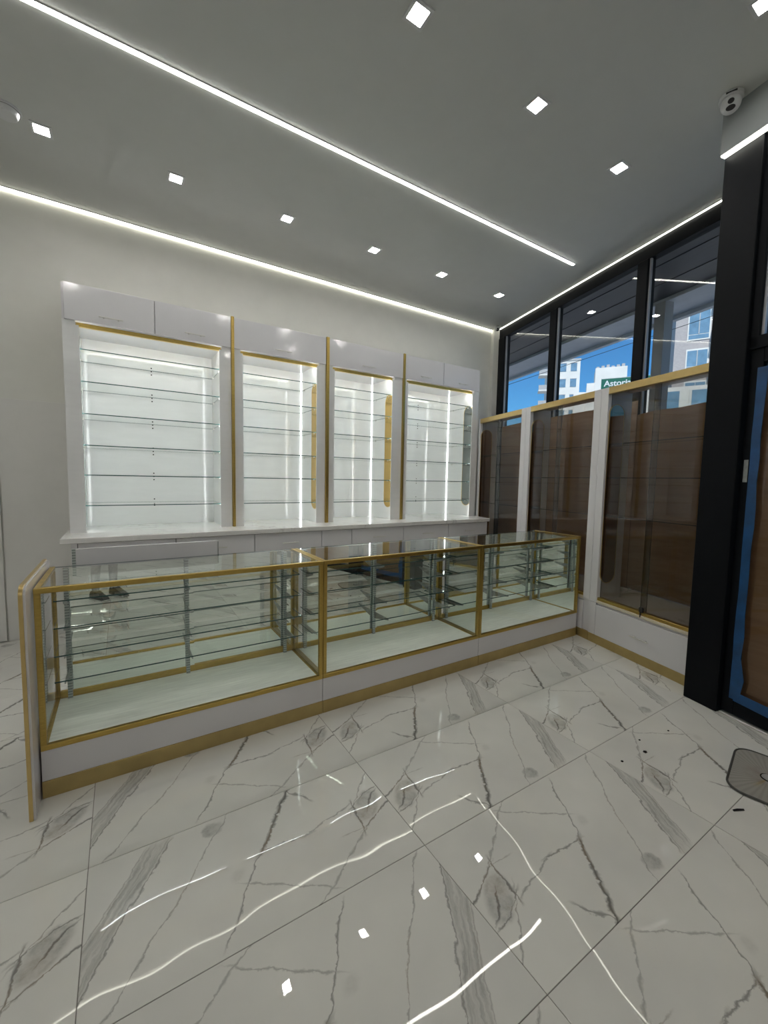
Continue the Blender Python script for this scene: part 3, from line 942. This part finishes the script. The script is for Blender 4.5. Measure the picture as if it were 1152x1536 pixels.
# ================================================================ ON THE FLOOR BY THE DOOR
def mat_mesh():
    m = NT('grey_mesh')
    co = m.objco()
    sx = m.n('ShaderNodeSeparateXYZ'); m.l(co, sx.inputs[0])
    r = m.math('SQRT', m.math('ADD', m.math('POWER', sx.outputs[0], 2.0), m.math('POWER', sx.outputs[1], 2.0)))
    ang = m.math('ARCTAN2', sx.outputs[1], sx.outputs[0])
    ray = m.math('SINE', m.math('MULTIPLY', ang, 46.0))
    nz = m.noise(co, 14, 4, 0.6)
    c = m.mix(m.mapr(ray, -0.4, 0.8, 0, 0.55), (0.30, 0.29, 0.265, 1), (0.22, 0.21, 0.19, 1))
    yel = m.math('MULTIPLY', m.mapr(m.math('ABSOLUTE', m.math('SUBTRACT', m.math('ABSOLUTE', ang), 2.75)), 0.0, 0.16, 0.8, 0), m.mapr(r, 0.05, 0.15, 1, 0))
    c = m.mix(yel, c, (0.30, 0.22, 0.04, 1))
    brn = m.math('MULTIPLY', m.mapr(nz.outputs['Fac'], 0.45, 0.7, 0, 0.8), m.mapr(r, 0.02, 0.12, 1, 0))
    c = m.mix(brn, c, (0.12, 0.06, 0.045, 1))
    m.principled(Base_Color=c, Roughness=0.35)
    return m.m
M['mesh'] = mat_mesh()
M['rim'] = plain('dark_grey_rim', (0.06, 0.06, 0.055, 1), 0.4, var=0.1)
fg = thing('fan_guard', 'grey rounded square fan guard with dark rim lying by the shop door', 'fan guard', (2.855, 0.655, 0), math.radians(12))
def rsq(hx, hy, r, n=8):
    pts = []
    for cx, cy, a0 in ((hx - r, hy - r, 0), (-hx + r, hy - r, 90), (-hx + r, -hy + r, 180), (hx - r, -hy + r, 270)):
        for i in range(n + 1):
            a = math.radians(a0 + 90 * i / n)
            pts.append((cx + r * math.cos(a), cy + r * math.sin(a)))
    return pts
MB().prism(rsq(0.235, 0.150, 0.075), 2, 0.002, 0.010).build('guard_face', 'mesh', fg)
MB().tube([(x, y, 0.009) for x, y in rsq(0.240, 0.155, 0.08)], 0.0055, 8, closed=True).build('rim', 'rim', fg)
MB().cyl((0, 0), 0.030, 0.010, 0.018, 24).build('hub', 'grey', fg, 0.003)
MB().tube([(0.034 * math.cos(t * math.pi / 12), 0.034 * math.sin(t * math.pi / 12), 0.012) for t in range(24)], 0.003, 6, closed=True).build('hub_ring', 'dark', fg)
bs = tag(MB().prism([(-0.030, -0.004), (0.026, -0.006), (0.031, 0.003), (0.0, 0.008), (-0.028, 0.005)], 2, 0.0005, 0.004).build('black_strip', 'dark'),
    'short black plastic strip on floor in front of the fan guard', 'strip')
bs.location = (2.46, 0.66, 0); bs.rotation_euler = (0, 0, math.radians(-25))
for k, (x, y, s) in enumerate(((2.53, 1.115, 0.014), (2.62, 1.19, 0.007), (2.33, 1.14, 0.009), (2.88, 1.145, 0.007))):
    mb = MB().prism([(s, 0), (0.3 * s, 0.8 * s), (-0.8 * s, 0.5 * s), (-0.7 * s, -0.6 * s), (0.4 * s, -0.7 * s)], 2, 0.0005, 0.003)
    o = tag(mb.build('debris_crumb', 'dark'), ('largest dark crumb on the floor tiles near the door', 'tiny dark crumb behind the largest one on the floor', 'small dark crumb left of the largest one on the floor', 'small dark crumb nearest the black door post')[k], 'crumb', 'dark crumbs on the floor')
    o.location = (x, y, 0)

# ================================================================ THE PHOTOGRAPHER (seen in the mirrored showcase backs)
ROT = -math.atan2(0.53319699, 0.84235046)
per = thing('person', 'person in dark jacket and light trousers holding up a phone, mirrored in the showcase', 'person', (-0.190, -0.300, 0), ROT)
def skin_mesh(name, verts, edges, radii, root, mats, parent, assign=None, sub=2):
    me = bpy.data.meshes.new(name + '_base')
    me.from_pydata(verts, edges, [])
    o = bpy.data.objects.new(name, me)
    C.objects.link(o)
    md = o.modifiers.new('skin', 'SKIN'); md.use_smooth_shade = True
    for i, r in enumerate(radii):
        sv = me.skin_vertices[0].data[i]
        sv.radius = r if isinstance(r, tuple) else (r, r)
        sv.use_root = (i == root)
    s2 = o.modifiers.new('sub', 'SUBSURF'); s2.levels = sub; s2.render_levels = sub
    dg = bpy.context.evaluated_depsgraph_get()
    nm = bpy.data.meshes.new_from_object(o.evaluated_get(dg))
    nm.name = name
    bpy.data.objects.remove(o)
    nm.materials.clear()
    for x in mats: nm.materials.append(M[x])
    for p in nm.polygons:
        p.use_smooth = True
        p.material_index = assign(p.center) if assign else 0
    q = bpy.data.objects.new(name, nm)
    C.objects.link(q)
    if parent: q.parent = parent
    return q
V = []; E = []; R_ = []
def nv(p, r, link=None):
    V.append(p); R_.append(r)
    if link is not None: E.append((link, len(V) - 1))
    return len(V) - 1
pel = nv((0, -0.03, 0.93), (0.155, 0.115))
wst = nv((0, -0.025, 1.09), (0.140, 0.105), pel)
chs = nv((0, -0.02, 1.28), (0.160, 0.115), wst)
ush = nv((0, -0.02, 1.40), (0.120, 0.085), chs)
nk = nv((0, -0.005, 1.475), 0.055, ush)
jw = nv((0, 0.020, 1.545), (0.062, 0.075), nk)
hd = nv((0, 0.010, 1.625), (0.076, 0.095), jw)
tp = nv((0, 0.0, 1.705), (0.058, 0.072), hd)
for s in (-1, 1):
    hip = nv((s * 0.095, -0.03, 0.86), 0.092, pel)
    kn = nv((s * 0.105, -0.015, 0.49), 0.060, hip)
    cf = nv((s * 0.107, -0.035, 0.34), 0.056, kn)
    an = nv((s * 0.110, -0.045, 0.09), 0.042, cf)
    ft = nv((s * 0.120, 0.05, 0.045), (0.038, 0.03), an)
    sh = nv((s * 0.185, -0.02, 1.385), 0.062, ush)
    el = nv((s * 0.235, 0.09, 1.17), 0.045, sh)
    fa = nv((s * 0.160, 0.19, 1.31), 0.040, el)
    wr = nv((s * 0.075, 0.265, 1.445), 0.027, fa)
    pm = nv((s * 0.058, 0.300, 1.485), (0.024, 0.030), wr)
    for q, (dx, dz, ln) in enumerate(((0.0, 0.050, 0.040), (0.002, 0.025, 0.044), (0.002, 0.0, 0.042), (0.0, -0.022, 0.034))):
        k1 = nv((s * (0.056 + dx), 0.318, 1.495 + dz * 0.8), 0.0095, pm)
        k2 = nv((s * (0.046 + dx), 0.334, 1.497 + dz), 0.0085, k1)
        nv((s * (0.046 + dx - ln * 0.45), 0.341, 1.498 + dz), 0.0075, k2)
    th1 = nv((s * 0.045, 0.292, 1.500), 0.0105, pm)
    nv((s * 0.024, 0.318, 1.513), 0.0085, th1)
def who(c):
    if c.z > 1.495: 
        return 1 if (abs(c.x) < 0.12) else 0
    if c.z > 1.455 and abs(c.x) < 0.10: return 1
    if c.y > 0.262 and c.z > 1.40: return 1
    if c.z < 0.93: return 2
    return 0
body = skin_mesh('body', V, E, R_, 0, ['cloth', 'skin', 'denim'], per, who)
# hair cap, face, shoes, phone
bm = bmesh.new(); bmesh.ops.create_uvsphere(bm, u_segments=24, v_segments=16, radius=1)
for v in bm.verts:
    v.co = Vector((v.co.x * 0.086, v.co.y * 0.108, v.co.z * 0.100)) + Vector((0, -0.004, 1.660))
dele = [v for v in bm.verts if v.co.z < 1.60 or (v.co.y > 0.055 and v.co.z < 1.70)]
bmesh.ops.delete(bm, geom=dele, context='VERTS')
me = bpy.data.meshes.new('hair'); bm.to_mesh(me); bm.free(); me.materials.append(M['hair'])
for p in me.polygons: p.use_smooth = True
o = bpy.data.objects.new('hair', me); C.objects.link(o); o.parent = per
MB().prism([(-0.012, 1.585), (0.012, 1.585), (0.006, 1.630), (-0.006, 1.630)], 1, 0.085, 0.118).build('nose', 'skin', per, 0.006)
for s in (-1, 1):
    MB().prism([(s * 0.032 + 0.012 * math.cos(a * math.pi / 6), 1.630 + 0.006 * math.sin(a * math.pi / 6)) for a in range(12)], 1, 0.088, 0.100).build('eye', 'dark', per)
    MB().prism([(-0.015 + 0.02 * math.cos(a * math.pi / 6), 1.61 + 0.03 * math.sin(a * math.pi / 6)) for a in range(12)], 0, s * 0.070, s * 0.086).build('ear', 'skin', per, 0.004)
    prof = [(-0.085, 0.0), (0.175, 0.0), (0.19, 0.025), (0.165, 0.055), (0.09, 0.075), (0.02, 0.105), (-0.075, 0.11), (-0.09, 0.04)]
    sho = MB().prism(prof, 0, s * 0.118 - 0.048, s * 0.118 + 0.048).build('shoe', 'shoe', per, 0.014)
    MB().prism([(-0.092, 0.0), (0.18, 0.0), (0.195, 0.022), (-0.094, 0.022)], 0, s * 0.118 - 0.049, s * 0.118 + 0.049).build('sole', 'sole', sho, 0.004)
MB().prism([(-0.024, 1.556), (0.024, 1.556), (0.020, 1.547), (-0.020, 1.547)], 1, 0.080, 0.098).build('mouth', 'skin', per, 0.003)
ph = thing('phone', 'dark phone held upright in both hands by the person', 'phone', (-0.190, -0.300, 0), ROT)
box('phone_body', 'dark', ph, -0.037, 0.037, 0.323, 0.331, 1.425, 1.578, 0.004)
box('lens_plate', 'grey', ph, -0.012, 0.020, 0.331, 0.3325, 1.540, 1.572, 0.001)

# ================================================================ OUTSIDE
street = box('ground', 'asphalt', None, 4.6, 120, -70, 110, -0.25, -0.12)
structure(street, 'street outside the window, paled to bounce sunlight', 'street')
cano = place_w(thing('canopy', 'dark boarded canopy over the pavement with a pale grey outer edge', 'canopy'))
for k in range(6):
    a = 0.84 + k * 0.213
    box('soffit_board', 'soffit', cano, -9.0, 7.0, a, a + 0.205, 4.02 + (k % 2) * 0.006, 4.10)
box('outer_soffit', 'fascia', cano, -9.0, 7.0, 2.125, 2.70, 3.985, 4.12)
box('gutter', 'fascia', cano, -9.0, 7.0, 2.70, 2.78, 3.93, 4.25)
box('roof_slab', 'fascia', cano, -9.0, 7.0, 0.82, 2.70, 4.12, 4.25)
cc = MB().box(-0.075, 0.075, -0.075, 0.075, -0.12, 3.985).build('reflected_band_column', 'bgrey')  # added column stands in for a bluish band reflected in the glass
tag(cc, 'square grey column added for a vertical band reflected in the window', 'column')
cc.location = (6.255, 2.91, 0); cc.rotation_euler = (0, 0, WROT)
# street sign
sg = thing('street_sign', 'green street name sign with white letters seen past the window mullion', 'sign', (11.175, 6.643, 0), math.atan2(-0.866, 0.5))
box('sign_plate', 'signgreen', sg, -0.02, 1.30, 0.0, 0.02, 4.105, 4.395, 0.003)
box('border', 'signwhite', sg, -0.012, 1.292, -0.0015, 0.0, 4.383, 4.390)
def lettering(txt, size, mat, parent, loc):
    cu = bpy.data.curves.new('lettering', 'FONT')
    cu.body = txt; cu.size = size; cu.extrude = 0.002; cu.offset = 0.004
    o = bpy.data.objects.new('lettering', cu); C.objects.link(o)
    dg = bpy.context.evaluated_depsgraph_get()
    me = bpy.data.meshes.new_from_object(o.evaluated_get(dg))
    bpy.data.objects.remove(o)
    me.materials.clear(); me.materials.append(M[mat])
    q = bpy.data.objects.new('lettering', me); C.objects.link(q)
    q.parent = parent; q.location = loc; q.rotation_euler = (math.pi / 2, 0, 0)
    return q
lettering('Astoria', 0.215, 'signwhite', sg, (0.05, -0.003, 4.185))
MB().cyl((1.15, 0.055), 0.035, -0.12, 4.5, 16).build('pole', 'steel', sg)
# power lines
pl = thing('power_line', 'two thin black overhead wires crossing the blue sky', 'wire', (0, 0, 0))
for (a, b) in (((15.2, 13.8, 6.0), (18.6, 7.6, 7.75)), ((14.6, 15.0, 6.35), (18.6, 7.4, 8.25))):
    a, b = Vector(a), Vector(b)
    d = b - a
    pts = [tuple(a - d * 3 + d * 7 * i / 20 + Vector((0, 0, -0.02 * (1 - (i / 10 - 1) ** 2)))) for i in range(21)]
    MB().tube(pts, 0.011, 5).build('wire', 'dark', pl)
for base in ((pts[0][0], pts[0][1]), (pts[-1][0], pts[-1][1])):
    MB().cyl(base, 0.12, -0.12, 14.0, 10).build('utility_pole', 'bgrey', pl)

# grey brick block of flats across the street
b3 = thing('apartment_building', 'grey brick apartment building across the street with balconies and tall windows', 'building', (36.61, 16.11, 0), math.atan2(-0.895, 0.446))
box('wall', 'brick', b3, 0, 14, 0.0, 12, -0.12, 24)
for fl in range(7):
    zb = 1.05 + fl * 3.08 if fl < 3 else 10.27 + (fl - 3) * 2.42
    zt = zb + 2.2
    if fl >= 3: zb, zt = ((10.25, 11.80), (12.62, 14.92), (15.7, 17.9), (18.7, 20.9))[fl - 3]
    for sx in (0.85, 7.3, 10.4):
        f = box('window', 'bwhite', b3, sx - 0.08, sx + 1.34, -0.05, 0.02, zb - 0.10, zt + 0.08)
        box('pane', 'bglass', f, sx, sx + 1.24, -0.065, -0.045, zb + 0.35, zt - 0.04)
        box('spandrel', 'bglass', f, sx, sx + 1.24, -0.062, -0.045, zb, zb + 0.30)
        box('meeting_bar', 'bgrey', f, sx + 0.59, sx + 0.65, -0.09, -0.06, zb + 0.35, zt - 0.04)
    f = box('balcony_door', 'bwhite', b3, 3.35, 5.6, -0.05, 0.02, zb - 0.1, zt + 0.1)
    box('pane', 'bglass', f, 3.48, 5.47, -0.065, -0.045, zb, zt)
    bl = box('balcony_slab', 'bwhite', b3, 2.25, 6.4, -1.15, 0.0, zb - 0.28, zb - 0.08)
    mb = MB()
    zr = zb - 0.08
    mb.box(2.28, 6.37, -1.13, -1.10, zr + 0.95, zr + 1.0); mb.box(2.28, 2.31, -1.13, 0, zr + 0.95, zr + 1.0)
    for k in range(32): mb.box(2.29 + k * 0.132, 2.305 + k * 0.132, -1.12, -1.105, zr, zr + 0.96)
    for k in range(9): mb.box(2.285, 2.30, -1.1 + k * 0.125, -1.085 + k * 0.125, zr, zr + 0.96)
    mb.build('railing', 'dark', bl)
# white tower with balconies
b1 = thing('apartment_building', 'distant white apartment tower with stacked corner balconies', 'building', (73.64, 51.74, 0), math.atan2(-0.75, 0.66))
box('wall', 'bwhite', b1, -2.9, 3.0, 0.0, 6, -0.12, 25.2)
box('wall_setback', 'bwhite', b1, 3.0, 4.2, 1.0, 5, -0.12, 19.3)
box('roof_edge', 'bgrey', b1, -3.0, 3.1, -0.1, 6.1, 25.2, 25.55)
for fl in range(8):
    z = 1.5 + fl * 3.0
    for sx in (-0.6, 1.3):
        f = box('window', 'bglass', b1, sx, sx + 1.1, -0.06, 0.02, z + 0.7, z + 2.2)
        box('lintel', 'bgrey', f, sx - 0.05, sx + 1.15, -0.10, -0.02, z + 2.2, z + 2.3)
    s = box('balcony_slab', 'bwhite', b1, -4.5, -1.0, -1.2, 1.5, z - 0.1, z + 0.15)
    box('balcony_front', 'bgrey', s, -4.5, -1.0, -1.2, -1.1, z + 0.15, z + 1.05)
    f = box('window', 'bglass', b1, -2.6, -1.2, -0.06, 0.02, z + 0.4, z + 2.3)
    if z < 18:
        s2 = box('balcony_slab', 'bwhite', b1, 2.2, 4.8, -1.0, 1.0, z - 0.1, z + 0.15)
        box('balcony_front', 'bgrey', s2, 2.2, 4.8, -1.0, -0.9, z + 0.15, z + 1.0)
# white rooftop block
b2 = thing('rooftop_building', 'distant white building with a tall rooftop block and parapet bumps', 'building', (68.2, 41.82, 0), math.atan2(-0.83, 0.55))
box('wall', 'bwhite', b2, -3.2, 9, 2.0, 5.5, -0.12, 17.4)
box('stair_block', 'bwhite', b2, 0.0, 4.7, 0.0, 5, 14, 20.9)
box('low_block', 'bwhite', b2, -1.2, 0.1, 0.5, 5, 12, 18.6)
for k in range(6):
    box('parapet_cap', 'bgrey', b2, 0.15 + k * 0.75, 0.6 + k * 0.75, 0.2, 4.8, 20.9, 21.15 + (k % 3) * 0.12)
# low shop across the street, seen above the brown paper
b4 = thing('shop_building', 'low pale shop with an awning across the street behind the nearest cabinet', 'building', (22.3, 12.6, 0), math.atan2(-0.9, 0.43))
box('wall', 'bwhite', b4, -0.5, 13.5, 0.0, 8, -0.12, 6.4)
aw = MB().prism([(-0.05, 5.2), (-1.6, 4.75), (-1.6, 4.45), (-0.05, 4.45)], 0, 1.6, 12.5)
aw.build('awning', 'signgreen', b4)
for k in range(6):
    f = box('window', 'bwhite', b4, 0.1 + k * 1.6, 1.4 + k * 1.6, -0.06, 0.01, 5.25, 6.25)
    box('pane', 'bglass', f, 0.2 + k * 1.6, 1.3 + k * 1.6, -0.08, -0.055, 5.32, 6.18)
